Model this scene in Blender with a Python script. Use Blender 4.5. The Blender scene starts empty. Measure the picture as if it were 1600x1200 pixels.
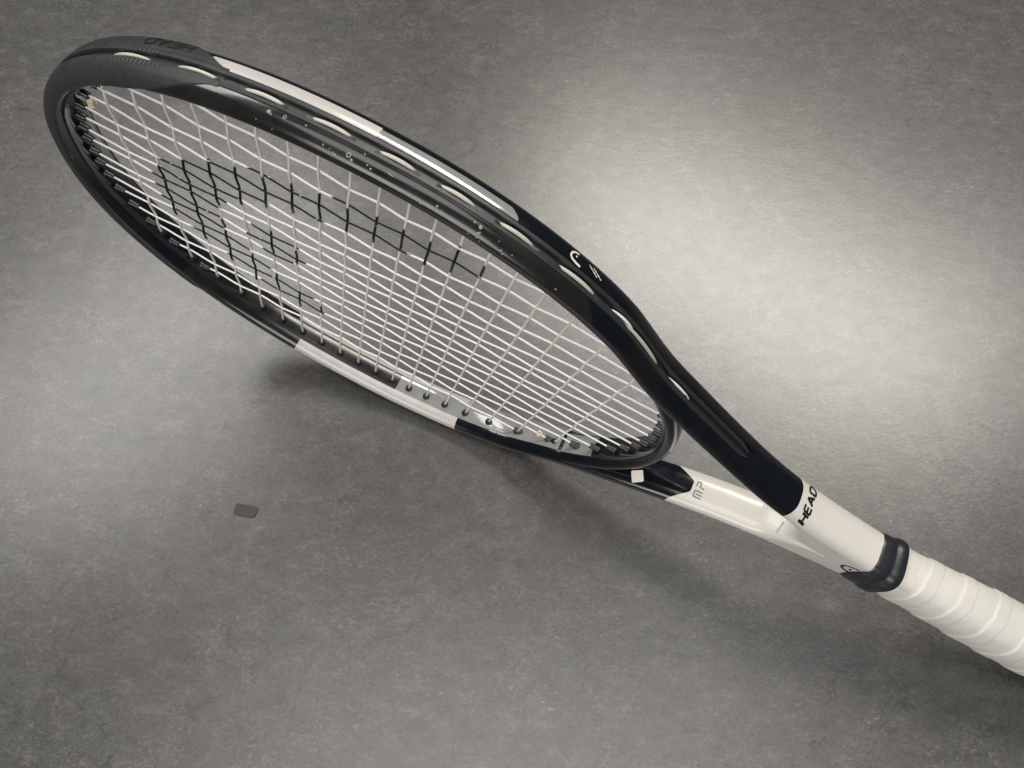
import bpy, math, random
import numpy as np
from mathutils import Vector, Matrix
from mathutils.bvhtree import BVHTree
random.seed(4)
rng = np.random.default_rng(4)
S = bpy.context.scene
COL = S.collection

# ------------------------------------------------------------------ camera
cd = bpy.data.cameras.new('camera')
cam = bpy.data.objects.new('camera', cd); COL.objects.link(cam)
cd.sensor_width = 36.0; cd.lens = 28.45; cd.clip_start = 0.01; cd.clip_end = 50
RC = [[0.999956262, 0.003565870, 0.008646333],
      [0.0, 0.924466565, -0.381263124],
      [-0.009352781, 0.381246448, 0.924426131]]
cam.matrix_world = Matrix.Translation((0.0532179, -0.19338317, 0.51290689)) @ Matrix(RC).to_4x4()
S.camera = cam

# ------------------------------------------------------------------ light: a room with one tall window
w = bpy.data.worlds.new('World'); S.world = w; w.use_nodes = True
bg = w.node_tree.nodes['Background']
bg.inputs['Color'].default_value = (0.74, 0.85, 1.0, 1); bg.inputs['Strength'].default_value = 0.06


def area(name, loc, target, sx, sy, power, col):
    l = bpy.data.lights.new(name, 'AREA'); l.shape = 'RECTANGLE'; l.size = sx; l.size_y = sy
    l.energy = power; l.color = col
    o = bpy.data.objects.new(name, l); COL.objects.link(o)
    o.location = loc
    o.rotation_euler = (Vector(target) - Vector(loc)).to_track_quat('-Z', 'Y').to_euler()
    return o


area('window_light', (0.90, 1.24, 2.10), (0.15, 0.05, 0.0), 1.70, 0.50, 42.0, (1.0, 0.955, 0.87))
area('second_window_light', (-1.20, 1.05, 2.1), (0.0, 0.05, 0.0), 1.6, 0.46, 20.0, (1.0, 0.975, 0.93))
area('ceiling_light', (0.0, -0.40, 2.2), (0.0, 0.0, 0.0), 1.8, 1.0, 17.0, (1.0, 0.965, 0.93))
area('rear_fill_light', (-0.75, -1.75, 1.05), (0.0, 0.0, 0.1), 1.5, 0.9, 22.0, (1.0, 0.97, 0.92))  # unseen fill from behind, added to brighten the shaft front
S.view_settings.view_transform = 'Standard'; S.view_settings.look = 'None'
S.view_settings.gamma = 1.0; S.view_settings.exposure = 0.0
S.view_settings.use_curve_mapping = False
S.render.engine = 'CYCLES'
S.render.resolution_x = 1024; S.render.resolution_y = 768


# ------------------------------------------------------------------ materials
def principled(name, col, rough, coat=0.0, spec=0.5, metal=0.0):
    m = bpy.data.materials.new(name); m.use_nodes = True
    b = m.node_tree.nodes['Principled BSDF']
    b.inputs['Base Color'].default_value = (*col, 1)
    b.inputs['Roughness'].default_value = rough
    b.inputs['Specular IOR Level'].default_value = spec
    b.inputs['Metallic'].default_value = metal
    b.inputs['Coat Weight'].default_value = coat
    b.inputs['Coat Roughness'].default_value = 0.06
    return m, m.node_tree, b


def node(nt, kind, **kw):
    n = nt.nodes.new(kind)
    for k, v in kw.items():
        if k in n.inputs.keys():
            n.inputs[k].default_value = v
        else:
            setattr(n, k, v)
    return n


def ramp(nt, src, stops, mode='LINEAR'):
    r = nt.nodes.new('ShaderNodeValToRGB'); r.color_ramp.interpolation = mode
    e = r.color_ramp.elements
    while len(e) < len(stops): e.new(0.5)
    for i, (p, c) in enumerate(stops):
        e[i].position = p; e[i].color = c if len(c) == 4 else (*c, 1)
    nt.links.new(src, r.inputs[0]); return r


def add_wear(nt, b, col, scale, amt, rough, ramt, bump=0.0, bscale=900.0, stretch=(1, 1, 1)):
    """fine uneven tone, gloss and relief on a surface"""
    tc = nt.nodes.new('ShaderNodeTexCoord')
    mp = nt.nodes.new('ShaderNodeMapping'); mp.inputs['Scale'].default_value = stretch
    nt.links.new(tc.outputs['Object'], mp.inputs['Vector'])
    n1 = node(nt, 'ShaderNodeTexNoise', Scale=scale, Detail=5.0, Roughness=0.6)
    nt.links.new(mp.outputs[0], n1.inputs['Vector'])
    lo = tuple(c * (1 - amt) for c in col); hi = tuple(min(1, c * (1 + amt)) for c in col)
    r = ramp(nt, n1.outputs['Fac'], [(0.3, lo), (0.7, hi)])
    nt.links.new(r.outputs[0], b.inputs['Base Color'])
    mr = nt.nodes.new('ShaderNodeMapRange')
    mr.inputs['From Min'].default_value = 0.3; mr.inputs['From Max'].default_value = 0.7
    mr.inputs['To Min'].default_value = rough - ramt; mr.inputs['To Max'].default_value = rough + ramt
    nt.links.new(n1.outputs['Fac'], mr.inputs[0]); nt.links.new(mr.outputs[0], b.inputs['Roughness'])
    if bump:
        n2 = node(nt, 'ShaderNodeTexNoise', Scale=bscale, Detail=4.0)
        nt.links.new(mp.outputs[0], n2.inputs['Vector'])
        bp = nt.nodes.new('ShaderNodeBump'); bp.inputs['Strength'].default_value = bump
        bp.inputs['Distance'].default_value = 0.0003
        nt.links.new(n2.outputs['Fac'], bp.inputs['Height']); nt.links.new(bp.outputs[0], b.inputs['Normal'])


def mk(name, col, rough, coat=0.0, spec=0.5, scale=120, amt=0.12, ramt=0.04, bump=0.0, bscale=900.0, stretch=(1, 1, 1)):
    m, nt, b = principled(name, col, rough, coat, spec)
    add_wear(nt, b, col, scale, amt, rough, ramt, bump, bscale, stretch)
    return m


M_BLACK = mk('black_lacquer', (0.0045, 0.0058, 0.0088), 0.16, 0.6, 0.5, amt=0.2)
M_GREY = mk('graphite_satin_lacquer', (0.014, 0.0135, 0.0125), 0.22, 0.25, 0.6, scale=60, amt=0.35, ramt=0.06)
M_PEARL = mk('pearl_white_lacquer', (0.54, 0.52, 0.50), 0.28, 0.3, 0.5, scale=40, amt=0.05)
M_WHITE = mk('white_lacquer', (0.72, 0.695, 0.645), 0.30, 0.25, 0.5, scale=30, amt=0.02)
M_RUBBER = mk('grey_bumper_plastic', (0.029, 0.032, 0.032), 0.48, 0.0, 0.5, scale=200, amt=0.15, bump=0.25, bscale=1500)
M_STRIP = mk('charcoal_grommet_plastic', (0.026, 0.028, 0.030), 0.42, 0.0, 0.5, scale=150, amt=0.2, bump=0.12)
M_GROM = mk('black_grommet_plastic', (0.010, 0.011, 0.014), 0.33, 0.0, 0.5)
M_COLLAR = mk('black_rubber_collar', (0.020, 0.023, 0.028), 0.34, 0.0, 0.5, bump=0.1)
M_MAIN = mk('white_polyester_string', (0.86, 0.85, 0.88), 0.22, 0.3, 0.5, amt=0.03)
M_CROSS = mk('cream_string', (0.84, 0.82, 0.74), 0.36, 0.0, 0.5, scale=300, amt=0.07)
M_INK = mk('black_stencil_ink', (0.006, 0.007, 0.011), 0.42, 0.0, 0.3, scale=900, amt=0.6, ramt=0.1)
M_LOOP = mk('grey_cream_loop', (0.58, 0.56, 0.49), 0.42, 0.0, 0.4, scale=300, amt=0.08)
M_KNOT = mk('cream_knot_string', (0.76, 0.68, 0.50), 0.40, 0.0, 0.5)
M_GRIP = mk('white_overgrip', (0.69, 0.67, 0.625), 0.55, 0.0, 0.35, scale=45, amt=0.05, ramt=0.08, bump=0.22, bscale=420)
M_PRINT = mk('black_print', (0.010, 0.010, 0.013), 0.35)
M_GPRINT = mk('grey_print', (0.20, 0.19, 0.165), 0.4)
M_WPRINT = mk('white_print', (0.80, 0.79, 0.75), 0.35)
M_DPRINT = mk('dark_embossed_print', (0.004, 0.0045, 0.0045), 0.6)
M_STICK = mk('white_paper_label', (0.78, 0.75, 0.68), 0.5, amt=0.05)
M_SILVER = mk('silver_lacquer_and_reflection', (0.28, 0.28, 0.275), 0.14, 0.8, 0.5)  # upper panel end, and reflections coloured on to the lower inner wall
M_SPLASH = mk('dried_splash', (0.30, 0.29, 0.27), 0.5)
M_CHIP = mk('dark_grey_plastic', (0.040, 0.044, 0.041), 0.5, amt=0.04)


def floor_material():
    m, nt, b = principled('stone_look_vinyl', (0.1, 0.1, 0.1), 0.42, 0.0, 1.0)
    L = nt.links.new
    tc = nt.nodes.new('ShaderNodeTexCoord')

    def mapped(scale, rot=0.0, loc=(0, 0, 0)):
        mp = nt.nodes.new('ShaderNodeMapping'); mp.inputs['Scale'].default_value = scale
        mp.inputs['Rotation'].default_value = (0, 0, rot); mp.inputs['Location'].default_value = loc
        L(tc.outputs['Object'], mp.inputs['Vector']); return mp.outputs[0]

    def noise(vec, scale, detail=6.0, rough=0.6, dist=0.0):
        n = node(nt, 'ShaderNodeTexNoise', Scale=scale, Detail=detail, Roughness=rough, Distortion=dist)
        L(vec, n.inputs['Vector']); return n.outputs['Fac']

    def mix(fac, a, c, mode='MIX'):
        n = nt.nodes.new('ShaderNodeMix'); n.data_type = 'RGBA'; n.blend_type = mode
        if isinstance(fac, float): n.inputs[0].default_value = fac
        else: L(fac, n.inputs[0])
        for k, v in ((6, a), (7, c)):
            if isinstance(v, tuple): n.inputs[k].default_value = (*v, 1)
            else: L(v, n.inputs[k])
        return n.outputs[2]

    iso = mapped((1, 1, 1)); flat = mapped((0.8, 1.2, 1), 0.12)
    big = noise(iso, 8, 4, 0.55, 0.3)
    mid = noise(flat, 82, 9, 0.70, 0.35)
    fine = noise(flat, 480, 6, 0.75, 0.4)
    tint = noise(mapped((1, 1, 1), 0, (3, 5, 0)), 6, 4, 0.55, 0.5)
    base = ramp(nt, mid, [(0.30, (0.046, 0.0445, 0.0435)), (0.44, (0.070, 0.0675, 0.0655)), (0.56, (0.083, 0.0800, 0.0772)), (0.69, (0.116, 0.112, 0.107))]).outputs[0]
    tc1 = ramp(nt, tint, [(0.40, (1.05, 0.965, 0.99)), (0.5, (1, 1, 1)), (0.60, (0.99, 1.0, 0.955))]).outputs[0]
    base = mix(1.0, base, tc1, 'MULTIPLY')
    bigc = ramp(nt, big, [(0.3, (0.88, 0.88, 0.88)), (0.7, (1.10, 1.10, 1.10))]).outputs[0]
    base = mix(1.0, base, bigc, 'MULTIPLY')
    finec = ramp(nt, fine, [(0.32, (0.62, 0.62, 0.62)), (0.5, (1, 1, 1)), (0.68, (1.42, 1.41, 1.39))]).outputs[0]
    base = mix(1.0, base, finec, 'MULTIPLY')
    # pale scuffed flakes gathered in patches
    fl = noise(flat, 420, 3, 0.55, 1.2)
    flm = ramp(nt, fl, [(0.60, (0, 0, 0)), (0.68, (1, 1, 1))]).outputs[0]
    pt = ramp(nt, noise(mapped((1, 1, 1), 0, (1, 2, 0)), 26, 4, 0.6), [(0.47, (0, 0, 0)), (0.62, (0.7, 0.7, 0.7))]).outputs[0]
    both = mix(1.0, flm, pt, 'MULTIPLY')
    base = mix(both, base, (0.24, 0.228, 0.205))
    # pale wandering veins, broken and gathered
    vv_ = nt.nodes.new('ShaderNodeTexVoronoi'); vv_.feature = 'DISTANCE_TO_EDGE'; vv_.inputs['Scale'].default_value = 60
    wv = nt.nodes.new('ShaderNodeVectorMath'); wv.operation = 'ADD'
    wq = node(nt, 'ShaderNodeTexNoise', Scale=90.0, Detail=5.0, Roughness=0.65); L(flat, wq.inputs['Vector'])
    wk = nt.nodes.new('ShaderNodeVectorMath'); wk.operation = 'SCALE'; wk.inputs['Scale'].default_value = 0.035
    L(wq.outputs['Color'], wk.inputs[0]); L(flat, wv.inputs[0]); L(wk.outputs[0], wv.inputs[1]); L(wv.outputs[0], vv_.inputs['Vector'])
    ve = ramp(nt, vv_.outputs['Distance'], [(0.0, (1, 1, 1)), (0.05, (0, 0, 0))]).outputs[0]
    vb = ramp(nt, noise(mapped((1, 1, 1), 0, (9, 4, 0)), 34, 4, 0.65), [(0.48, (0, 0, 0)), (0.62, (0.55, 0.55, 0.55))]).outputs[0]
    base = mix(mix(1.0, ve, vb, 'MULTIPLY'), base, (0.20, 0.19, 0.17))
    # thin dark cracks, broken up
    vo = nt.nodes.new('ShaderNodeTexVoronoi'); vo.feature = 'DISTANCE_TO_EDGE'; vo.inputs['Scale'].default_value = 24
    warp = nt.nodes.new('ShaderNodeVectorMath'); warp.operation = 'ADD'
    wn = node(nt, 'ShaderNodeTexNoise', Scale=45.0, Detail=4.0); L(iso, wn.inputs['Vector'])
    ws = nt.nodes.new('ShaderNodeVectorMath'); ws.operation = 'SCALE'; ws.inputs['Scale'].default_value = 0.05
    L(wn.outputs['Color'], ws.inputs[0]); L(iso, warp.inputs[0]); L(ws.outputs[0], warp.inputs[1])
    L(warp.outputs[0], vo.inputs['Vector'])
    cr = ramp(nt, vo.outputs['Distance'], [(0.0, (1, 1, 1)), (0.022, (0, 0, 0))]).outputs[0]
    br = ramp(nt, noise(mapped((1, 1, 1), 0, (7, 1, 0)), 38, 3, 0.6), [(0.52, (0, 0, 0)), (0.62, (0.8, 0.8, 0.8))]).outputs[0]
    crk = mix(1.0, cr, br, 'MULTIPLY')
    base = mix(crk, base, (0.030, 0.028, 0.026))
    # dark specks of dust
    v2 = nt.nodes.new('ShaderNodeTexVoronoi'); v2.inputs['Scale'].default_value = 60; L(iso, v2.inputs['Vector'])
    sp = ramp(nt, v2.outputs['Distance'], [(0.035, (0.85, 0.85, 0.85)), (0.06, (0, 0, 0))]).outputs[0]
    spr = ramp(nt, v2.outputs['Color'], [(0.86, (0, 0, 0)), (0.88, (1, 1, 1))]).outputs[0]
    base = mix(mix(1.0, sp, spr, 'MULTIPLY'), base, (0.02, 0.018, 0.016))
    L(base, b.inputs['Base Color'])
    rr = nt.nodes.new('ShaderNodeMapRange'); L(mid, rr.inputs[0])
    rr.inputs['From Min'].default_value = 0.3; rr.inputs['From Max'].default_value = 0.7
    rr.inputs['To Min'].default_value = 0.30; rr.inputs['To Max'].default_value = 0.285
    L(rr.outputs[0], b.inputs['Roughness'])
    hs = nt.nodes.new('ShaderNodeMath'); hs.operation = 'MULTIPLY_ADD'; hs.inputs[1].default_value = 0.9
    L(fine, hs.inputs[0]); L(mid, hs.inputs[2])
    b1 = nt.nodes.new('ShaderNodeBump'); b1.inputs['Strength'].default_value = 0.14; b1.inputs['Distance'].default_value = 0.0006
    L(hs.outputs[0], b1.inputs['Height']); L(b1.outputs[0], b.inputs['Normal'])
    return m


M_FLOOR = floor_material()

# ------------------------------------------------------------------ mesh helpers
def mesh(name, verts, faces, mats, parent=None, midx=None, smooth=True, sharp=None):
    me = bpy.data.meshes.new(name)
    me.from_pydata([tuple(v) for v in verts], [], [tuple(f) for f in faces])
    for m in (mats if isinstance(mats, (list, tuple)) else [mats]): me.materials.append(m)
    if midx is not None: me.polygons.foreach_set('material_index', np.asarray(midx, dtype=np.int32))
    me.polygons.foreach_set('use_smooth', np.full(len(me.polygons), smooth))
    if sharp is not None: me.set_sharp_from_angle(angle=math.radians(sharp))
    me.update()
    o = bpy.data.objects.new(name, me); COL.objects.link(o)
    if parent: o.parent = parent
    return o


# ------------------------------------------------------------------ floor
G = 2.5
fl = mesh('floor', [(-G, -G, -0.02), (G, -G, -0.02), (G, G, -0.02), (-G, G, -0.02), (-G, -G, 0), (G, -G, 0), (G, G, 0), (-G, G, 0)],
          [(3, 2, 1, 0), (4, 5, 6, 7), (0, 1, 5, 4), (1, 2, 6, 5), (2, 3, 7, 6), (3, 0, 4, 7)], M_FLOOR, smooth=False)
fl['kind'] = 'structure'

# ------------------------------------------------------------------ racket: frame of reference (mm, x from tip to butt, y across, z off the strings)
CX, CY = 65.871, -131.393
L2W = Matrix([[0.87908999, 0.22446553, -0.42049496],
              [-0.40742313, -0.10403082, -0.90729487],
              [-0.24740086, 0.96891321, 0.0]])
racket = bpy.data.objects.new('tennis_racket', None); COL.objects.link(racket)
racket.empty_display_size = 0.05
racket.matrix_world = L2W.to_4x4()
racket['label'] = 'black and white tennis racket with white grip standing on its edge on the grey floor'
racket['category'] = 'tennis racket'


def LV(a):
    a = np.asarray(a, float)
    return (a - np.array([CX, CY, 0.0])) * 0.001


def part(name, verts, faces, mats, parent=None, **kw):
    return mesh(name, LV(verts), faces, mats, parent or racket, **kw)


HB, XC, AT, AB = 124.5, 12.0, 167.3, 161.0


def inner_y(x):
    if x < XC:
        u = (XC - x) / AT; p = 2.2
    else:
        u = (x - XC) / AB; p = 2.0
    return HB * max(0.0, 1 - u ** p) ** (1 / p)


def hoop_inner(n=1600):
    """upper half of the inside wall, tip to bridge, evenly spread"""
    th = np.linspace(0, math.pi, n)
    xs = np.where(th < math.pi / 2, XC - AT * np.cos(th), XC - AB * np.cos(th))
    return np.array([(x, inner_y(x)) for x in xs])


def resample(P, step):
    d = np.r_[0, np.cumsum(np.linalg.norm(np.diff(P, axis=0), axis=1))]
    n = max(2, int(round(d[-1] / step)) + 1)
    s = np.linspace(0, d[-1], n)
    return np.stack([np.interp(s, d, P[:, k]) for k in range(P.shape[1])], 1)


def normals2(P):
    T = np.gradient(P, axis=0); T /= np.linalg.norm(T, axis=1)[:, None] + 1e-12
    return np.stack([-T[:, 1], T[:, 0]], 1)


W = 11.2
HI = hoop_inner()
HN = normals2(HI); HN[0] = (-1, 0)
HO = HI + W * HN                       # outside of the hoop, upper half
arm = [(146, 83.2), (168, 70.4), (190, 57.6), (217, 42.8), (240, 32.2), (262, 25.6), (290, 19.6), (306, 16.6), (330, 15.6)]
OUT = np.vstack([HO[(HO[:, 0] < 122) & (np.arange(len(HO)) < 1400)], arm])


def smooth_curve(P, step, sig):
    Q = resample(P, step)
    k = int(sig / step * 3); g = np.exp(-0.5 * (np.arange(-k, k + 1) * step / sig) ** 2); g /= g.sum()
    pad0 = 2 * Q[0] - Q[1:k + 1][::-1]
    m = Q[1:k + 1][::-1].copy(); m[:, 1] *= -1     # mirrored at the tip
    pad1 = 2 * Q[-1] - Q[-k - 1:-1][::-1]
    E_ = np.vstack([m, Q, pad1])
    return np.stack([np.convolve(E_[:, i], g, 'valid') for i in range(2)], 1)


OS = smooth_curve(OUT, 0.9, 1.0)
wgt = np.clip((OS[:, 0] - 105) / 25, 0, 1)[:, None]
OS2 = smooth_curve(OUT, 0.9, 9.0)
OS = OS * (1 - wgt) + OS2 * wgt
OS[0] = (OS[0, 0], 0)
OS = np.vstack([q_ for i_ in range(len(OS) - 1) for q_ in ([OS[i_] * (1 - t_) + OS[i_ + 1] * t_ for t_ in (0, .25, .5, .75)] if (200 < OS[i_, 0] < 252 or 55 < OS[i_, 0] < 92 or -50 < OS[i_, 0] < -36) else [OS[i_]])] + [OS[-1:]])
UP = OS[OS[:, 0] <= 285.0]              # tip -> shaft, upper side
UP = np.vstack([UP, [285.0, np.interp(285.0, OS[-90:, 0], OS[-90:, 1])]])
SH = OS[OS[:, 0] > 285.0]
LOW = UP[::-1].copy(); LOW[:, 1] *= -1
FULL = np.vstack([LOW[:-1], UP])        # lower shaft -> tip -> upper shaft
ND = normals2(FULL)
if (ND * (FULL - np.array([20, 0]))).sum() < 0: ND = -ND
bl = np.clip((FULL[:, 0] - 240) / 45, 0, 1)[:, None]; bl = bl * bl * (3 - 2 * bl)
ND = ND * (1 - bl) + np.stack([0 * FULL[:, 0], np.sign(FULL[:, 1])], 1) * bl
ND /= np.linalg.norm(ND, axis=1)[:, None]


def catmull(P, sub):
    P = np.asarray(P, float); E_ = np.vstack([2 * P[0] - P[1], P, 2 * P[-1] - P[-2]])
    out = []
    for i in range(1, len(E_) - 2):
        for t in np.linspace(0, 1, sub, endpoint=False):
            a, b, c, d = E_[i - 1:i + 3]
            out.append(0.5 * ((2 * b) + (c - a) * t + (2 * a - 5 * b + 4 * c - d) * t * t + (-a + 3 * b - 3 * c + d) * t ** 3))
    out.append(P[-1]); return np.array(out)


# (depth from the outside, height off the string plane), outside to inside
SIDE = catmull([(0.40, 3.8), (0.50, 5.3), (1.1, 7.4), (2.2, 9.4), (3.8, 10.9), (5.6, 11.5), (7.2, 11.2), (8.8, 9.9), (10.1, 7.7), (10.9, 4.9), (11.2, 2.0)], 3)
NCROWN = 16   # index in SIDE where the front is highest


def zsh(z, k=1.0):
    """the string channel runs a little towards the front"""
    return z + 1.1 * k * max(0.0, 1 - (abs(z) / 9.0) ** 2)


def profile(recess):
    top = [(0.4 + recess, 0.0), (0.4 + recess, 1.8), (0.4 + recess, 3.5)]
    half = top + [tuple(p) for p in SIDE]
    full = half + [(W, 0.0)] + [(v, -z) for v, z in half[::-1][:-1]]
    return np.array(full)


NP = len(profile(1.0))
verts, vz = [], []
SA = np.r_[0, np.cumsum(np.linalg.norm(np.diff(FULL, axis=0), axis=1))]
TX = np.gradient(FULL[:, 0]) / (np.gradient(SA) + 1e-9)
for i, (p, n) in enumerate(zip(FULL, ND)):
    x = p[0]
    rec = 1.6 * (1 - np.clip((x - 206) / 6, 0, 1))
    pr = profile(rec).copy()
    b_ = float(np.clip((x - 250) / 32, 0, 1)); b_ = b_ * b_ * (3 - 2 * b_)
    m_ = float(np.clip((x - 195) / 40, 0, 1))
    if m_ > 0:
        yo = abs(p[1]); nh = (NP + 1) // 2; wd_ = min(5.6 + (yo - 11.2) * b_, yo - 5.6); ne = 2.4 + 16 * b_ * b_
        for q in range(3 + NCROWN, nh):          # the inside of the arm closes up to the flat shaft
            f_ = (q - 3 - NCROWN) / (nh - 1 - 3 - NCROWN); a_ = f_ * math.pi / 2
            tgt = np.array([5.6 + wd_ * math.sin(a_) ** (2 / ne), 11.5 * max(0.0, math.cos(a_)) ** (2 / ne)])
            pr[q] = pr[q] * (1 - m_) + tgt * m_
            if 0 < q < NP - q: pr[NP - q] = pr[q] * np.array([1, -1])
    kz = float(np.clip((235 - x) / 25, 0, 1))
    for q in range(NP):
        if pr[q, 0] < 5.0: pr[q, 1] = zsh(pr[q, 1], kz)
    up_ = p[1] > 0
    wa = math.exp(-((x - 219) / 17) ** 2); wb = math.exp(-((x - 247.5) / 9) ** 2); wc = math.exp(-((x - 60) / 26) ** 2); we = math.exp(-((x - 98) / 24) ** 2)
    for v, z in pr:
        if up_: dl = -2.2 * (z / 11) ** 2 * wb - (6.0 * max(0, min(v, 2.2) - 0.4) * wc if z < -3 else 0) + (1.6 * max(0, z - 5) * we if z > 5 else 0)
        else: dl = -(1.3 * max(0, z - 3) + 1.5 * max(0, -z - 4)) * wa
        if abs(dl) > 1e-3:
            s_ = SA[i] + dl * (1 if up_ else -1) / max(0.35, abs(TX[i]))
            q = (np.interp(s_, SA, FULL[:, 0]), np.interp(s_, SA, FULL[:, 1])); n2 = np.array((np.interp(s_, SA, ND[:, 0]), np.interp(s_, SA, ND[:, 1]))); n2 /= np.linalg.norm(n2)
        else: q, n2 = p, n
        verts.append((q[0] - n2[0] * v, q[1] - n2[1] * v, z))
verts = np.array(verts)
faces, midx = [], []
PR0 = profile(1.6)


def frame_paint(x, y, v, z):
    """0 black, 1 graphite, 2 pearl white, 3 white"""
    if y > 0:
        if x > 247.5: return 3
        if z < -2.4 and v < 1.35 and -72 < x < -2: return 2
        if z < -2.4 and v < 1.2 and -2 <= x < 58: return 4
        if z > 3.6 and -96 < x < 95 and v < 10.6: return 1
        return 0
    if x > 219: return 3
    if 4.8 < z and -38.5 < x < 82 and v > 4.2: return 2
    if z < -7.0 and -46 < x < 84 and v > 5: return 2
    if z < 4.8 and 34 < x < 147 and v > 5: return 4  # pale reflections on the black inner wall, painted as silver grey
    if v > 5 and -118 < x < 40: return 1
    return 0


nS = len(FULL)
for i in range(nS - 1):
    xm = 0.5 * (FULL[i, 0] + FULL[i + 1, 0]); ym = 0.5 * (FULL[i, 1] + FULL[i + 1, 1])
    for j in range(NP):
        j2 = (j + 1) % NP
        faces.append((i * NP + j, i * NP + j2, (i + 1) * NP + j2, (i + 1) * NP + j))
        v = 0.5 * (PR0[j, 0] + PR0[j2, 0]); z = 0.5 * (PR0[j, 1] + PR0[j2, 1])
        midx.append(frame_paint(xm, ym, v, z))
faces.append(tuple(range(NP))[::-1]); midx.append(3)
faces.append(tuple((nS - 1) * NP + j for j in range(NP))); midx.append(3)


def flip(faces): return [tuple(f[::-1]) for f in faces]


def outward(verts, faces):
    """signed volume test so that normals point outwards"""
    V = np.asarray(verts, float)
    q = np.array([f for f in faces if len(f) == 4]).reshape(-1, 4)
    vol = 0.0
    for t in ((0, 1, 2), (0, 2, 3)):
        if len(q): vol += np.einsum('ij,ij->', V[q[:, t[0]]], np.cross(V[q[:, t[1]]], V[q[:, t[2]]]))
    for f in faces:
        if len(f) == 4: continue
        for k in range(1, len(f) - 1): vol += np.dot(V[f[0]], np.cross(V[f[k]], V[f[k + 1]]))
    return faces if vol > 0 else flip(faces)


faces = outward(verts, faces)
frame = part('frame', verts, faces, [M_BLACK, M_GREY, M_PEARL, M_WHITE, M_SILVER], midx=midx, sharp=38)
frame['label'] = 'glossy black hoop and arms with pearl white side panels'

# ---- shaft below the throat, one smooth tube
half = [(0.4, 0.0), (0.4, 1.8), (0.4, 3.0)] + [tuple(p) for p in SIDE[:NCROWN]]
HS = np.array(half)
shx = [285.0] + list(np.arange(286, 331, 1.5))
sv, sf = [], []
for x in shx:
    yo = float(np.interp(x, OS[-90:, 0], OS[-90:, 1]))
    ring = [(yo - v, z) for v, z in HS] + [(-(yo - v), z) for v, z in HS[::-1]] \
        + [(-(yo - v), -z) for v, z in HS[1:]] + [(yo - v, -z) for v, z in HS[::-1][:-1]]
    NSR = len(ring)
    sv += [(x, y, z) for y, z in ring]
for i in range(len(shx) - 1):
    for j in range(NSR):
        j2 = (j + 1) % NSR
        sf.append((i * NSR + j, i * NSR + j2, (i + 1) * NSR + j2, (i + 1) * NSR + j))
sf.append(tuple(range(NSR))[::-1]); sf.append(tuple((len(shx) - 1) * NSR + j for j in range(NSR)))
shaft = part('shaft', sv, outward(sv, sf), M_WHITE, sharp=50)
shaft['label'] = 'white lacquered shaft above the black collar'

# ---- bridge closing the hoop at the throat
bi = HI[HI[:, 0] > 104]
bi = np.vstack([bi, (bi * np.array([1, -1]))[::-1][1:]])
bi = resample(bi, 1.2); bn = normals2(bi)
if (bn * (bi - np.array([20, 0]))).sum() < 0: bn = -bn
BP = catmull([(0.05, 0), (0.1, 3.4), (0.6, 6.6), (1.9, 9.2), (4.0, 10.3), (6.2, 9.6), (7.8, 7.2), (8.6, 3.8), (8.8, 0)], 2)
BP = np.vstack([BP, (BP * np.array([1, -1]))[::-1][1:-1]])
bv = [(p[0] + n[0] * a, p[1] + n[1] * a, z) for p, n in zip(bi, bn) for a, z in BP]
nb = len(BP); bf = []
for i in range(len(bi) - 1):
    for j in range(nb):
        j2 = (j + 1) % nb; bf.append((i * nb + j, i * nb + j2, (i + 1) * nb + j2, (i + 1) * nb + j))
bf += [tuple(range(nb))[::-1], tuple((len(bi) - 1) * nb + j for j in range(nb))]
bmi = []
for i in range(len(bi) - 1):
    for j in range(nb):
        a_ = 0.5 * (BP[j, 0] + BP[(j + 1) % nb, 0]); z_ = 0.5 * (BP[j, 1] + BP[(j + 1) % nb, 1])
        bmi.append(1 if a_ < 1.2 and bi[i, 1] < -54 and z_ < 4.5 else 0)  # painted reflection carried on along the bridge wall
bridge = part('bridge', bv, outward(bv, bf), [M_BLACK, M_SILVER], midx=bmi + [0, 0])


# ---- grommet strips along both sides, and the bumper guard round the tip
def curve_between(P, N, mask):
    return P[mask], N[mask]


FD = resample(FULL, 0.5)
FN = np.stack([np.interp(np.linspace(0, 1, len(FD)), np.linspace(0, 1, len(ND)), ND[:, k]) for k in range(2)], 1)
FN /= np.linalg.norm(FN, axis=1)[:, None]
LOOPS = [(2, 3), (4, 5), (6, 7), (8, 9), (10, 11), (12, 13), (14, 15), (16, 17), (18, 19)]
XS = [-129.3, -112.1, -96.1, -80.9, -66.2, -51.9, -37.8, -23.8, -10.1, 3.3, 16.2, 28.6, 40.9, 53.6, 67.0, 81.4, 97.4, 115.9, 137.8]
YS = [6.2, 16.0, 27.2, 39.1, 51.8, 65.1, 79.3, 94.0]


def near_loop(x):
    d = min(abs(x - 0.5 * (XS[a - 1] + XS[b - 1])) - 0.5 * (XS[b - 1] - XS[a - 1]) for a, b in LOOPS)
    return float(np.clip(1 - d / 3.0, 0, 1))


def sweep(name, P, N, sec, mat, sharp=40, label=None):
    n = None; vv, ff = [], []
    for k, (p, nn) in enumerate(zip(P, N)):
        s = sec(k, p); n = len(s)
        vv += [(p[0] - nn[0] * v, p[1] - nn[1] * v, zsh(z) if v < 5 else z) for v, z in s]
    for i in range(len(P) - 1):
        for j in range(n):
            j2 = (j + 1) % n; ff.append((i * n + j, i * n + j2, (i + 1) * n + j2, (i + 1) * n + j))
    ff += [tuple(range(n))[::-1], tuple((len(P) - 1) * n + j for j in range(n))]
    o = part(name, vv, outward(vv, ff), mat, sharp=sharp)
    if label: o['label'] = label
    return o


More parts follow.
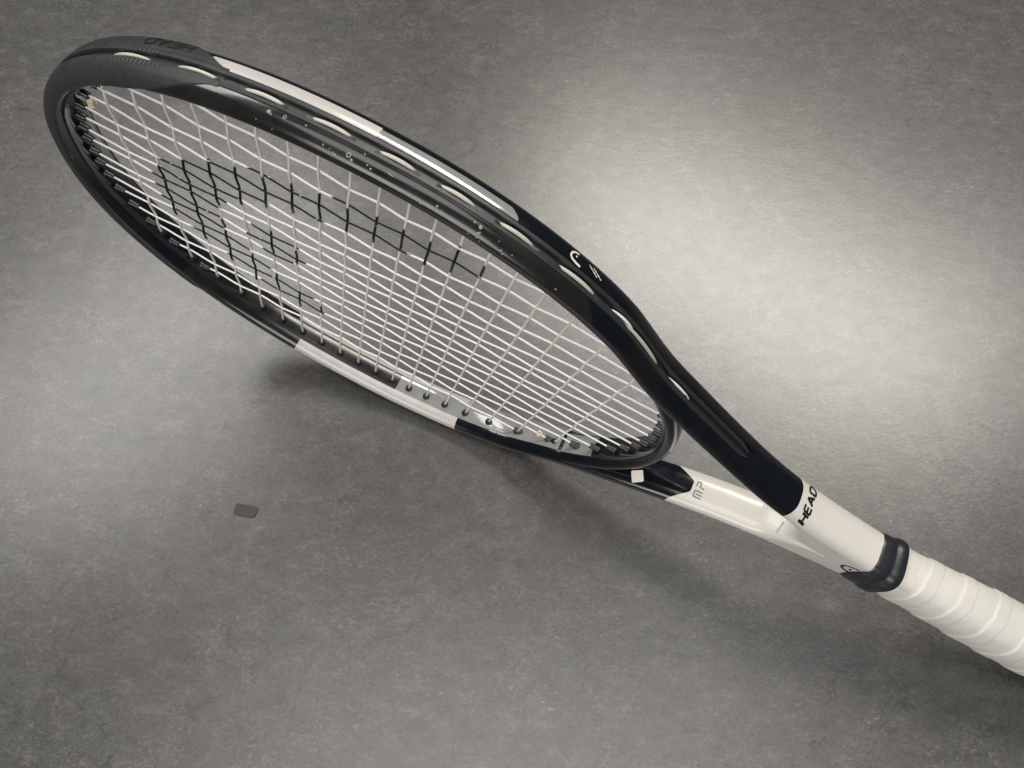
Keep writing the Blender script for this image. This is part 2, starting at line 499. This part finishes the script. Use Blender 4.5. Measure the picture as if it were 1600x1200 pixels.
for sgn in (1, -1):
    m = (FD[:, 1] * sgn > 0) & (FD[:, 0] > -74) & (FD[:, 0] < 206)

    def sec(k, p):
        nl = near_loop(p[0])
        fz = 0.9 - 0.75 * (1 - nl) if p[0] < 160 else 1.2      # shallow ledge on the front half between loops
        t = float(np.clip(min(p[0] + 74, 206 - p[0]) / 6, 0, 1)); h = 3.55 * (0.35 + 0.65 * math.sqrt(t))
        g = h / 3.55
        return [(2.05, -h), (0.35, -h + 0.05), (0.10, -h + 0.3), (0.05, -2.0 * g), (0.4, -1.75 * g), (1.75, -1.6 * g),
                (1.75, 0.3), (fz, 0.6), (fz, 1.6 * g), (0.10, 1.95 * g), (0.05, h - 0.3), (0.35, h - 0.05), (2.05, h)]
    sweep('grommet_strip', FD[m], FN[m], sec, M_STRIP, sharp=35)

OFFP = catmull([(0.10, 1.9), (0.08, 3.0), (0.35, 4.2), (0.50, 5.4), (1.1, 7.5), (2.2, 9.5), (3.8, 11.0), (5.6, 11.55), (7.2, 11.2), (8.2, 10.6)], 3)
on = normals2(OFFP); on = -on if on[0, 0] > 0 else on
m = ((FD[:, 0] < -62) & (FD[:, 1] > 0)) | ((FD[:, 0] < -84) & (FD[:, 1] <= 0))
BPs, BNs = FD[m], FN[m]
sarc = np.r_[0, np.cumsum(np.linalg.norm(np.diff(BPs, axis=0), axis=1))]


def bump_sec(k, p):
    s = sarc[k]; dend = min(s, sarc[-1] - s)
    cov = 0.26 + 0.74 * float(np.clip((dend - 3) / 42, 0, 1)) ** 0.8
    th = 0.75 * float(np.clip(dend / 10, 0.12, 1))
    mid = float(np.clip((dend - 24) / 12, 0, 1))
    ridge = 0.30 * mid * (0.5 + 0.5 * math.cos(2 * math.pi * s / 2.35))
    n = len(OFFP); kk = cov * (n - 1)
    pts = []
    for q in range(n):
        t = q / (n - 1) * kk; a = int(min(n - 2, math.floor(t))); f_ = t - a
        b = OFFP[a] * (1 - f_) + OFFP[a + 1] * f_; nn = on[a] * (1 - f_) + on[a + 1] * f_
        edge = min(1.0, (n - 1 - q) / 2.0)
        h = th * edge - (ridge if b[1] < 4.6 else 0)
        pts.append(b + nn * max(h, -0.05))
    front = [tuple(p_) for p_ in pts]
    back = [(v, -z) for v, z in front[::-1]]
    inn = [(2.2, 9.0 * cov), (2.2, -9.0 * cov)]
    e = front[-1]; inn = [(e[0] + 0.5, e[1] - 0.8), (2.2, 3.2), (2.2, -3.2), (e[0] + 0.5, -e[1] + 0.8)]
    return back + [(1.5, -1.6), (1.5, 1.6)] + front + inn


bumper = sweep('bumper_guard', BPs, BNs, bump_sec, M_RUBBER, sharp=40, label='matte grey ridged bumper guard round the tip')


# ------------------------------------------------------------------ strings
def tube(P, r, seg=10):
    P = np.asarray(P, float); T = np.gradient(P, axis=0); T /= np.linalg.norm(T, axis=1)[:, None] + 1e-12
    ref = np.array([0, 0, 1.0]); vv, ff = [], []
    for p, t in zip(P, T):
        a = np.cross(ref, t)
        if np.linalg.norm(a) < 1e-4: a = np.cross(np.array([0, 1.0, 0]), t)
        a /= np.linalg.norm(a); b = np.cross(t, a)
        for k in range(seg):
            th = 2 * math.pi * k / seg
            vv.append(p + r * (math.cos(th) * a + math.sin(th) * b))
    n = len(P)
    for i in range(n - 1):
        for k in range(seg):
            k2 = (k + 1) % seg; ff.append((i * seg + k, i * seg + k2, (i + 1) * seg + k2, (i + 1) * seg + k))
    ff += [tuple(range(seg))[::-1], tuple((n - 1) * seg + k for k in range(seg))]
    return vv, ff


CS = {2: [(-33.5, 19.1)], 3: [(-45.5, 38.0)], 4: [(8.7, 52.5), (-57.9, -4.6)], 5: [(24.8, 59.7), (-66.4, -31.6)], 6: [(36.8, 65.9), (-16.3, 11.8), (-67.2, -41.3)],
      7: [(44.9, 72.4), (-12.7, 5.8), (-74.8, -51.1)], 8: [(52.4, 77.1), (-67.2, -55.2)], 9: [(55.7, 78.4)], 10: [(58.8, 83.8)], 11: [(65.4, 85.7)],
      12: [(63.7, 88.0)], 13: [(68.6, 95.9)], 14: [(77.9, 92.2)]}
MS = {2: [(-17.4, 54.0)], 3: [(-59.1, 21.0)], 4: [(-80.0, -21.1)], 5: [(-95.4, -50.7)], 6: [(-109.5, -66.5)], 7: [(-112.3, -75.1)],
      8: [(-118.6, -80.6), (-63.1, -36.1)], 9: [(-119.5, -81.6), (-66.8, -32.1)], 10: [(-117.5, -80.6), (-57.8, -40.0)], 11: [(-111.9, -66.7)],
      12: [(-103.5, -54.6)], 13: [(-83.3, -28.7)], 14: [(-63.5, -21.5)]}


def main_y(m): return YS[8 - m] if m <= 8 else -YS[m - 9]


def x_wall(y):
    """where a main meets the inside wall: tip side, bridge side"""
    a = abs(y) / HB
    return XC - AT * (1 - a ** 2.2) ** (1 / 2.2), XC + AB * math.sqrt(1 - a * a)


def weave(knots, zs, s):
    i = np.clip(np.searchsorted(knots, s) - 1, 0, len(knots) - 2)
    f_ = np.clip((s - knots[i]) / (knots[i + 1] - knots[i]), 0, 1)
    e = f_ * f_ * (3 - 2 * f_) * 0.6 + f_ * 0.4
    return zs[i] * (1 - e) + zs[i + 1] * e


def string(name, axis, fixed, lo, hi, crossings, signs, r, amp, mat, ink, label=None):
    kn = np.array([lo] + list(crossings) + [hi]); zs = np.array([0.0] + [amp * q for q in signs] + [0.0])
    s = np.arange(lo, hi + 0.01, 0.8); s[-1] = hi
    z = weave(kn, zs, s)
    z = np.convolve(np.r_[[z[0]] * 1, z, [z[-1]] * 1], [0.25, 0.5, 0.25], 'valid')
    wob = 0.12 * np.sin(s / 23.0 + fixed)
    P = np.stack([s, fixed + wob, z], 1) if axis == 'x' else np.stack([fixed + wob, s, z], 1)
    vv, ff = tube(P, r)
    mi = []
    seg = 10; V = np.array(vv)
    for i in range(len(P) - 1):
        sm = 0.5 * (s[i] + s[i + 1])
        for k in range(seg):
            black = 0
            for a, b in ink:
                nz = math.sin(2 * math.pi * (k + 0.5) / seg)
                jit = 0.7 * math.sin(k * 2.4 + fixed) + rng.normal() * 0.25
                if a + jit < sm < b + jit and (nz > -0.75): black = 1
            if black and rng.random() < 0.003: black = 0
            mi.append(black)
    mi += [0, 0]
    return part(name, vv, outward(vv, ff), [mat, M_INK], midx=mi)


def lathe(prof, seg=14):
    vv, ff = [], []
    for r, h in prof:
        for k in range(seg):
            th = 2 * math.pi * k / seg; vv.append((r * math.cos(th), r * math.sin(th), h))
    for i in range(len(prof) - 1):
        for k in range(seg):
            k2 = (k + 1) % seg; ff.append((i * seg + k, i * seg + k2, (i + 1) * seg + k2, (i + 1) * seg + k))
    return vv, ff


GM = {}


def grommet(x, y, dx, dy, kind):
    """black plastic sleeve where a string leaves the frame; shared mesh per kind"""
    if kind not in GM:
        h = {'short': 2.0, 'long': 4.6}[kind]; R = {'short': 1.95, 'long': 1.75}[kind]
        vv, ff = lathe([(R * 1.25, -1.5), (R * 1.25, 0.1), (R * 1.08, 0.7), (R, 1.1), (R * 0.95, h - 0.3), (R * 0.85, h), (0.95, h), (0.85, h - 0.5), (0.85, -1.0)])
        me = bpy.data.meshes.new('grommet'); me.from_pydata([tuple(0.001 * c for c in v) for v in vv], [], ff)
        me.materials.append(M_GROM); me.polygons.foreach_set('use_smooth', np.full(len(me.polygons), True)); me.set_sharp_from_angle(angle=math.radians(50)); me.update()
        GM[kind] = me
    o = bpy.data.objects.new('grommet', GM[kind]); COL.objects.link(o); o.parent = racket
    o.location = Vector(LV((x, y, 0.0)))
    q = Vector((dx, dy, 0)).to_track_quat('Z', 'Y')
    o.rotation_mode = 'QUATERNION'; o.rotation_quaternion = q
    return o


for m in range(1, 17):
    y = main_y(m); xa, xb = x_wall(y)
    cr = [(c, x) for c, x in enumerate(XS, 1) if xa + 3 < x < xb - 3]
    string('main_string', 'x', y, xa - 1.0, xb + 1.0, [x for _, x in cr], [1 if (m + c) % 2 == 0 else -1 for c, _ in cr], 0.54, 0.45, M_MAIN, MS.get(m, []))
    grommet(xa, y, 1, 0, 'long'); grommet(xb, y, -1, 0, 'long')
for c, x in enumerate(XS, 1):
    yw = inner_y(x)
    cr = sorted((main_y(m), m) for m in range(1, 17) if abs(main_y(m)) < yw - 2)
    string('cross_string', 'y', x, -yw - 1.0, yw + 1.0, [y for y, _ in cr], [-1 if (m + c) % 2 == 0 else 1 for _, m in cr], 0.65, 0.55, M_CROSS, CS.get(c, []))
    grommet(x, yw, 0, -1, 'short'); grommet(x, -yw, 0, 1, 'short')


# loops of cross string lying in the outer channel
def outer_point(x, side):
    U = UP if side > 0 else UP * np.array([1, -1])
    i = np.argmin(np.where(np.abs(U[:, 1]) > 20, np.abs(U[:, 0] - x), 1e9))
    return U[i]


for sgn in (1, -1):
    for a, b in LOOPS:
        x0, x1 = XS[a - 1] - 1.5, XS[b - 1] + 1.5
        idx = np.where((FD[:, 1] * sgn > 0) & (FD[:, 0] >= x0) & (FD[:, 0] <= x1) & (np.abs(FD[:, 1]) > 30))[0]
        P = []
        for q, i in enumerate(idx):
            t = q / (len(idx) - 1); dep = 2.6 - 2.45 * math.sin(math.pi * t) ** 0.5
            P.append((FD[i, 0] - FN[i, 0] * dep, FD[i, 1] - FN[i, 1] * dep, zsh(0.45)))
        vv, ff = tube(P[::2], 0.80)
        lp = part('string_loop', vv, outward(vv, ff), M_LOOP)
    # the outermost mains cross over near the throat
    for x0, x1, zz in ((108, 121, -0.3), (146, 163, 0.2)):
        idx = np.where((FD[:, 1] * sgn > 0) & (FD[:, 0] >= x0) & (FD[:, 0] <= x1))[0]
        P = [(FD[i, 0] - FN[i, 0] * d_, FD[i, 1] - FN[i, 1] * d_, zsh(zz)) for q, i in enumerate(idx) for d_ in [2.4 - 2.3 * math.sin(math.pi * q / (len(idx) - 1)) ** 0.6]]
        vv, ff = tube(P[::2], 0.62)
        part('string_loop', vv, outward(vv, ff), M_MAIN)


def knot(cx, cy, cz, s=1.0, seed=0):
    rr = random.Random(seed); P = []
    for k in range(60):
        t = k / 59 * 2 * math.pi * 2.2
        P.append((cx + s * (1.25 * math.cos(t) + 0.25 * rr.uniform(-1, 1) * 0.3), cy + s * (k / 59 - 0.5) * 4.0 + 0.5 * math.sin(2 * t), cz + s * 1.25 * math.sin(t)))
    vv, ff = tube(P, 0.80 * s)
    return part('string_knot', vv, outward(vv, ff), M_KNOT)


knot(-138.5, 48.5, 0.8, 1.0, 1)
knot(126.5, -74.5, 1.0, 0.9, 2)

# ------------------------------------------------------------------ collar, grip, butt
def ring_tube(name, xs, rad, mat, nphi=96, sharp=None, cap=True):
    vv, ff = [], []
    for x in xs:
        for k in range(nphi):
            ph = 2 * math.pi * k / nphi
            ry, rz, dx = rad(x, ph)
            vv.append((x + dx, ry, rz))
    for i in range(len(xs) - 1):
        for k in range(nphi):
            k2 = (k + 1) % nphi; ff.append((i * nphi + k, i * nphi + k2, (i + 1) * nphi + k2, (i + 1) * nphi + k))
    if cap: ff += [tuple(range(nphi))[::-1], tuple((len(xs) - 1) * nphi + k for k in range(nphi))]
    return part(name, vv, outward(vv, ff), mat, sharp=sharp)


def octo(ph, a, b, n=3.2):
    c, s_ = math.cos(ph), math.sin(ph)
    r = (abs(c / a) ** n + abs(s_ / b) ** n) ** (-1 / n)
    return r * c, r * s_


def collar_rad(x, ph):
    t = (x - 304) / 15.5
    g = 0.35 * math.exp(-((t - 0.28) / 0.22) ** 2) + 0.85 * math.exp(-((t - 0.80) / 0.20) ** 2) - 0.3 * math.exp(-((t - 0.55) / 0.08) ** 2)
    e = 0.25 if t < 0.01 else 1.0
    y, z = octo(ph, 17.0 + e * (g + 0.5) + 0.2 * math.sin(3 * ph), 12.3 + e * (g + 0.6) + 1.6 * t, 3.4)
    slant = (1 - t) * (-1.2 * math.sin(ph) + 0.8 * math.sin(2 * ph + 1)) + 0.8 * t * math.sin(ph + 0.6)
    return y, z, slant


collar = ring_tube('grip_collar', [304.0, 304.05] + list(np.arange(304.6, 319.8, 0.5)), collar_rad, M_COLLAR, 120)
collar['label'] = 'black rubber collar at the top of the white grip'

PITCH = 20.5


def sstep(a, b, x):
    t = min(1, max(0, (x - a) / (b - a))); return t * t * (3 - 2 * t)


def grip_rad(x, ph):
    t = (x - 318) / 80.0
    base = 14.6 + 2.6 * sstep(0, 1, t)
    q = ((x - 316) / PITCH + ph / (2 * math.pi) * 1.0 + 0.10)
    f_ = q % 1.0; kk = math.floor(q)
    wv = 0.05 * math.sin(5 * ph + kk * 1.7) + 0.03 * math.sin(9 * ph + kk)
    f2 = f_ + 0.35 * wv
    h = 0.60 * sstep(0.0, 0.025, f2) - 0.38 * f2 - 0.28 * sstep(0.36, 0.40, f2) + 0.05 * math.exp(-((f2 - 0.05) / 0.03) ** 2)
    h += 0.05 * math.sin(7 * ph + 0.31 * x) * math.sin(0.17 * x + 2 * ph) + 0.03 * math.sin(0.9 * x + 5 * ph)
    butt = 2.2 * sstep(488, 503, x)
    h = h * sstep(315, 326, x)
    y, z = octo(ph, base + 0.5 + h + butt, base - 0.6 + h + butt, 2.5)
    return y, z, 0.0


grip = ring_tube('grip', list(np.arange(316.0, 506.0, 0.45)), grip_rad, M_GRIP, 144)
grip['label'] = 'white overgrip wound in overlapping turns'
bc, _f = [], []
butt = ring_tube('butt_cap', [505.0, 506, 508, 510, 511, 511.5], lambda x, ph: (*octo(ph, 18.2 - 0.35 * max(0, x - 507) ** 1.2, 17.2 - 0.35 * max(0, x - 507) ** 1.2, 2.8), 0.0), M_WHITE, 64)

# ------------------------------------------------------------------ print and lettering laid on the surfaces
bpy.context.view_layer.update()


def bvh(o):
    me = o.data
    return BVHTree.FromPolygons([v.co.copy() for v in me.vertices], [tuple(p.vertices) for p in me.polygons])


TREES = {o.name: bvh(o) for o in (frame, shaft, bumper)}


def seg_quads(p, q, wd, n=5, mcount=2):
    p = np.array(p, float); q = np.array(q, float); d = q - p; ln = np.linalg.norm(d); d /= ln
    nn = np.array([-d[1], d[0]])
    g = [[p + d * ln * i / n + nn * wd * (j / mcount - 0.5) for j in range(mcount + 1)] for i in range(n + 1)]
    return g


def decal(name, segs, origin, u, v, n, tree, mat, parent, lift=0.10, dist=30):
    """segs: (p, q, width) strokes in mm on the (u, v) plane, dropped along -n on to the surface"""
    u, v, n = (np.array(a, float) / np.linalg.norm(a) for a in (u, v, n)); o = np.array(origin, float)
    vv, ff = [], []
    for si, sg in enumerate(segs):
        g = seg_quads(*sg); b0 = len(vv); R_, C_ = len(g), len(g[0]); ok = True; pts = []
        for row in g:
            for a in row:
                w0 = o + u * a[0] + v * a[1] + n * dist
                hit, nor, _i, _d = TREES[tree].ray_cast(Vector(LV(w0)), Vector(-n))
                if hit is None: ok = False; break
                pts.append(np.array(hit) * 1000 + np.array([CX, CY, 0]) + np.array(nor if nor.dot(Vector(n)) > 0 else -nor) * (lift + 0.012 * si))
            if not ok: break
        if not ok: continue
        vv += pts
        for i in range(R_ - 1):
            for j in range(C_ - 1):
                ff.append((b0 + i * C_ + j, b0 + (i + 1) * C_ + j, b0 + (i + 1) * C_ + j + 1, b0 + i * C_ + j + 1))
    if not ff: print('EMPTY DECAL', name); return None
    return part(name, vv, ff, mat, parent)


GL = {'H': ([((0, 0), (0, 1)), ((1, 0), (1, 1)), ((0, .5), (1, .5))], 1.0),
      'E': ([((0, 0), (0, 1)), ((0, 0), (.95, 0)), ((0, .5), (.85, .5)), ((0, 1), (.95, 1))], .95),
      'A': ([((0, 0), (.58, 1)), ((.58, 1), (1.15, 0)), ((.28, .32), (.9, .32))], 1.15),
      'D': ([((0, 0), (0, 1)), ((0, 0), (.75, 0)), ((0, 1), (.75, 1)), ((.75, 0), (1.05, .28)), ((1.05, .28), (1.05, .72)), ((1.05, .72), (.75, 1))], 1.05),
      'M': ([((0, 0), (.12, 1)), ((.12, 1), (.95, 1)), ((.42, 0), (.5, .78)), ((.85, 0), (.95, 1))], 1.0),
      'P': ([((0, 0), (.12, .62)), ((.1, .55), (.75, .55)), ((.75, .55), (.82, 1)), ((.12, 1), (.82, 1))], .85)}


def text(s, h, wr, st, ital=0.0, gap=0.42):
    out, x = [], 0.0
    for ch in s:
        g, wd = GL[ch]
        for p, q in g:
            f_ = lambda a: ((x + a[0] * wr) * h + ital * a[1] * h, a[1] * h)
            out.append((f_(p), f_(q), st * h))
        x += wd * wr + gap
    tot = (x - gap) * h
    return [((p[0] - tot / 2, p[1] - h / 2), (q[0] - tot / 2, q[1] - h / 2), w_) for p, q, w_ in out]


def arch(s, wd, a0=-0.25, a1=1.25, n=14, rx=0.62, ry=1.0):
    """ski-tip arch with a dot, as on the badge"""
    pts = []
    for k in range(n + 1):
        a = math.pi * (a0 + (a1 - a0) * k / n)
        pts.append((s * rx * math.cos(a), s * ry * math.sin(a) if math.sin(a) > 0 else s * ry * math.sin(a) * 1.3))
    return [(pts[k], pts[k + 1], wd) for k in range(n)]


decal('brand_lettering', text('HEAD', 4.3, 0.85, 0.29, 0.12, 0.34), (253.5, 20, 0.5), (0, 0, -1), (-1, 0, 0), (0, 1, 0), 'frame', M_PRINT, frame)

RF = np.array([[0.88136543, 0.21539368, -0.42047657], [0.46783504, -0.27402213, 0.84026321], [0.0657675, -0.93729261, -0.34228234]])
EYE = np.array([64.5497, 397.6331, 153.0777])


def surf(px, py, tree='frame'):
    """point and normal on the racket along a sight line (measured on the photograph)"""
    d = RF.T @ np.array([(px - 800) / 1264.45, (py - 600) / 1264.45, 1.0]); d /= np.linalg.norm(d)
    hit, nor, _i, _d = TREES[tree].ray_cast(Vector(LV(EYE)), Vector(d))
    if hit is None: return None, None
    nor = np.array(nor); nor = nor if nor @ d < 0 else -nor
    return np.array(hit) * 1000 + np.array([CX, CY, 0]), nor


def place(px, py, tree, u_hint):
    p, n = surf(px, py, tree)
    if p is None: print('MISS', px, py); return None
    u = np.array(u_hint, float); u -= n * (u @ n); u /= np.linalg.norm(u)
    return p, u, np.cross(n, u), n


# model letters on the lower arm and by the tip, brand name moulded into the bumper
P_ = place(1093, 766, 'frame', (0, 0, -1))
if P_: decal('model_lettering', text('MP', 4.6, 0.95, 0.15, 0.0, 0.4), *P_, 'frame', M_GPRINT, frame, dist=12)
P_ = place(107, 241, 'frame', (0.1, 1, 0))
if P_: decal('model_lettering', text('MP', 3.4, 1.1, 0.14, 0.0, 0.45), *P_, 'frame', M_GPRINT, frame, dist=12)
P_ = place(266, 68, 'bumper_guard', (-1, -0.45, 0))
if P_: decal('brand_lettering', text('HEAD', 4.4, 1.05, 0.22, 0.1, 0.35), *P_, 'bumper_guard', M_DPRINT, bumper, dist=12)
# badge and two slanted lines of small print on the outside of the upper arm
def ribbon(name, lines, tree, mat, parent, lift=0.10):
    """painted strokes that follow the surface; each line is (points, width in mm)"""
    vv, ff = [], []
    for li, (pts, wd) in enumerate(lines):
        pts = resample(np.array(pts, float), 1.5); hp = []
        for a in pts:
            p, n = surf(a[0], a[1], tree)
            if p is not None: hp.append((p, n))
        if len(hp) < 2: continue
        b0 = len(vv); Q = np.array([h[0] for h in hp]); T = np.gradient(Q, axis=0)
        for (p, n), t in zip(hp, T):
            w_ = np.cross(n, t); w_ /= np.linalg.norm(w_) + 1e-9
            for e in (-0.5, 0.5): vv.append(p + w_ * wd * e + n * (lift + 0.01 * li))
        ff += [(b0 + 2 * k, b0 + 2 * k + 2, b0 + 2 * k + 3, b0 + 2 * k + 1) for k in range(len(hp) - 1)]
    return part(name, vv, ff, mat, parent) if ff else print('EMPTY', name)


ribbon('arch_badge', [([(893, 413), (889, 405), (891, 400), (896, 399), (901, 402), (904, 408)], 0.75), ([(891, 405), (895, 414), (902, 425)], 0.75), ([(897, 404), (899, 406.5)], 0.8)][:0]
       + [([(905, 398), (899, 394), (894, 394), (892, 398), (894, 404), (899, 410), (906, 417)], 0.9), ([(900, 400), (902, 402)], 0.85)], 'frame', M_WPRINT, frame)
sm = []
for k in range(8):
    t = k / 8
    for ox in (0, 6.5):
        sm.append(([(921 + ox + 11 * t, 414 + 5 * (ox > 0) + 20 * t), (921 + ox + 11 * t + 1.1, 414 + 5 * (ox > 0) + 20 * t + 2.2)], 0.42 + 0.15 * (k % 3)))
ribbon('small_print', sm, 'frame', M_WPRINT, frame)
# badge on the front of the shaft, half under the collar
ab = arch(5.6, 1.5, 0.0, 1.0, 16, 0.85, 1.25) + [((-1.6, 1.4), (-0.2, 2.6), 1.0), ((-0.2, 2.6), (1.0, 2.0), 0.8)]
decal('arch_badge', ab, (302.2, 2.0, 11.6), (0, 1, 0), (-1, 0, 0), (0, 0, 1), 'shaft', M_PRINT, shaft)
# tiny print across the lower arm
P_ = place(1219, 824, 'frame', (0.25, 0.1, -1))
if P_: decal('small_print', [((-3.2 + 0.8 * k, -0.5), (-3.0 + 0.8 * k, 0.45), 0.28) for k in range(9)] + [((-3.2 + 0.8 * k, 0.4 - 0.8 * (k % 2)), (-2.7 + 0.8 * k, 0.4 - 0.8 * (k % 2)), 0.2) for k in range(9)], *P_, 'frame', M_GPRINT, frame, dist=12)
# blank white paper label on the lower arm
P_ = place(996, 744, 'frame', (0.881, 0.215, -0.42))
if P_:
    lab = [((-3.5, 0), (3.5, 0), 6.2), ((-3.3, 0), (3.3, 0), 6.6), ((-3.0, 0), (3.0, 0), 7.0)]
    st_ = decal('paper_label', lab, *P_, 'frame', M_STICK, frame, lift=0.22, dist=12)
    if st_: st_['label'] = 'small square white paper label on the black lower arm'

# dried splash marks on the upper front face
sp_v, sp_f = [], []


def spot(px, py, r, ring=False, el=1.0, ang=0.0):
    P_ = place(px, py, 'frame', (1, -0.5, 0))
    if not P_: return
    p, u, v, n = P_; c, s_ = math.cos(ang), math.sin(ang); u2 = u * c + v * s_; v2 = v * c - u * s_
    K = 14; b0 = len(sp_v)
    for rr, h in (((r * 0.55, 0.07), (r, 0.06)) if ring else ((0.001, 0.10), (r, 0.05))):
        for k in range(K):
            a = 2 * math.pi * k / K; w_ = 0.8 * rr * (1 + 0.10 * math.sin(2 * a + px) + 0.08 * math.sin(5 * a + py))
            sp_v.append(p + u2 * math.cos(a) * w_ * el + v2 * math.sin(a) * w_ + n * h)
    for k in range(K):
        k2 = (k + 1) % K; sp_f.append((b0 + k, b0 + K + k, b0 + K + k2, b0 + k2))


for a in [(545, 242, 1.25, True), (549, 250, 0.65), (505, 226, 0.45), (523, 241, 0.55), (570, 241, 0.35), (574, 258, 0.4), (579, 264, 0.5), (593, 279, 0.35), (597, 281, 0.3),
          (420, 174, 0.8, False, 1.4, 0.6), (423, 178, 0.5), (445, 183, 0.95, True), (478, 196, 0.4), (425, 202, 0.35), (400, 186, 0.3), (657, 317, 0.6), (668, 323, 0.35), (683, 322, 0.55),
          (742, 347, 0.5), (751, 355, 0.95), (748, 364, 0.5, False, 2.2, 0.9), (745, 371, 0.3, False, 2.6, 0.9), (749, 377, 0.35), (783, 391, 0.45), (785, 397, 0.4, False, 1.8, 1.0), (780, 377, 0.3), (800, 399, 0.35), (731, 365, 0.3), (868, 452, 0.5), (610, 273, 0.25, False, 7, 0.05), (520, 238, 0.3), (515, 232, 0.25), (690, 330, 0.3)]:
    spot(*a)
spm = part('splash_marks', sp_v, sp_f, M_SPLASH, frame); spm['kind'] = 'stuff'

# ------------------------------------------------------------------ the little grey chip on the floor
def chip():
    c = [(-0.1312, -0.0718), (-0.1311, -0.0700), (-0.1304, -0.0657), (-0.1294, -0.0649), (-0.1165, -0.0675), (-0.1155, -0.0685), (-0.1158, -0.0700), (-0.1172, -0.0738), (-0.1192, -0.0748), (-0.1210, -0.0745), (-0.1300, -0.0727)]
    cx = sum(p[0] for p in c) / len(c); cy = sum(p[1] for p in c) / len(c); n = len(c); h = 0.0004
    vv = [(x - cx, y - cy, 0.0) for x, y in c] + [(x - cx, y - cy, h * 0.7) for x, y in c] + [((x - cx) * 0.97, (y - cy) * 0.95, h) for x, y in c]
    ff = [tuple(range(n))[::-1], tuple(2 * n + k for k in range(n))]
    for k in range(n):
        k2 = (k + 1) % n
        ff += [(k, k2, n + k2, n + k), (n + k, n + k2, 2 * n + k2, 2 * n + k)]
    V = np.array(vv)
    o = mesh('plastic_chip', vv, outward(V, ff), M_CHIP, smooth=False)
    o.location = (cx, cy, 0.0002)
    o['label'] = 'small flat dark grey rounded chip lying on the floor'
    o['category'] = 'plastic chip'


chip()
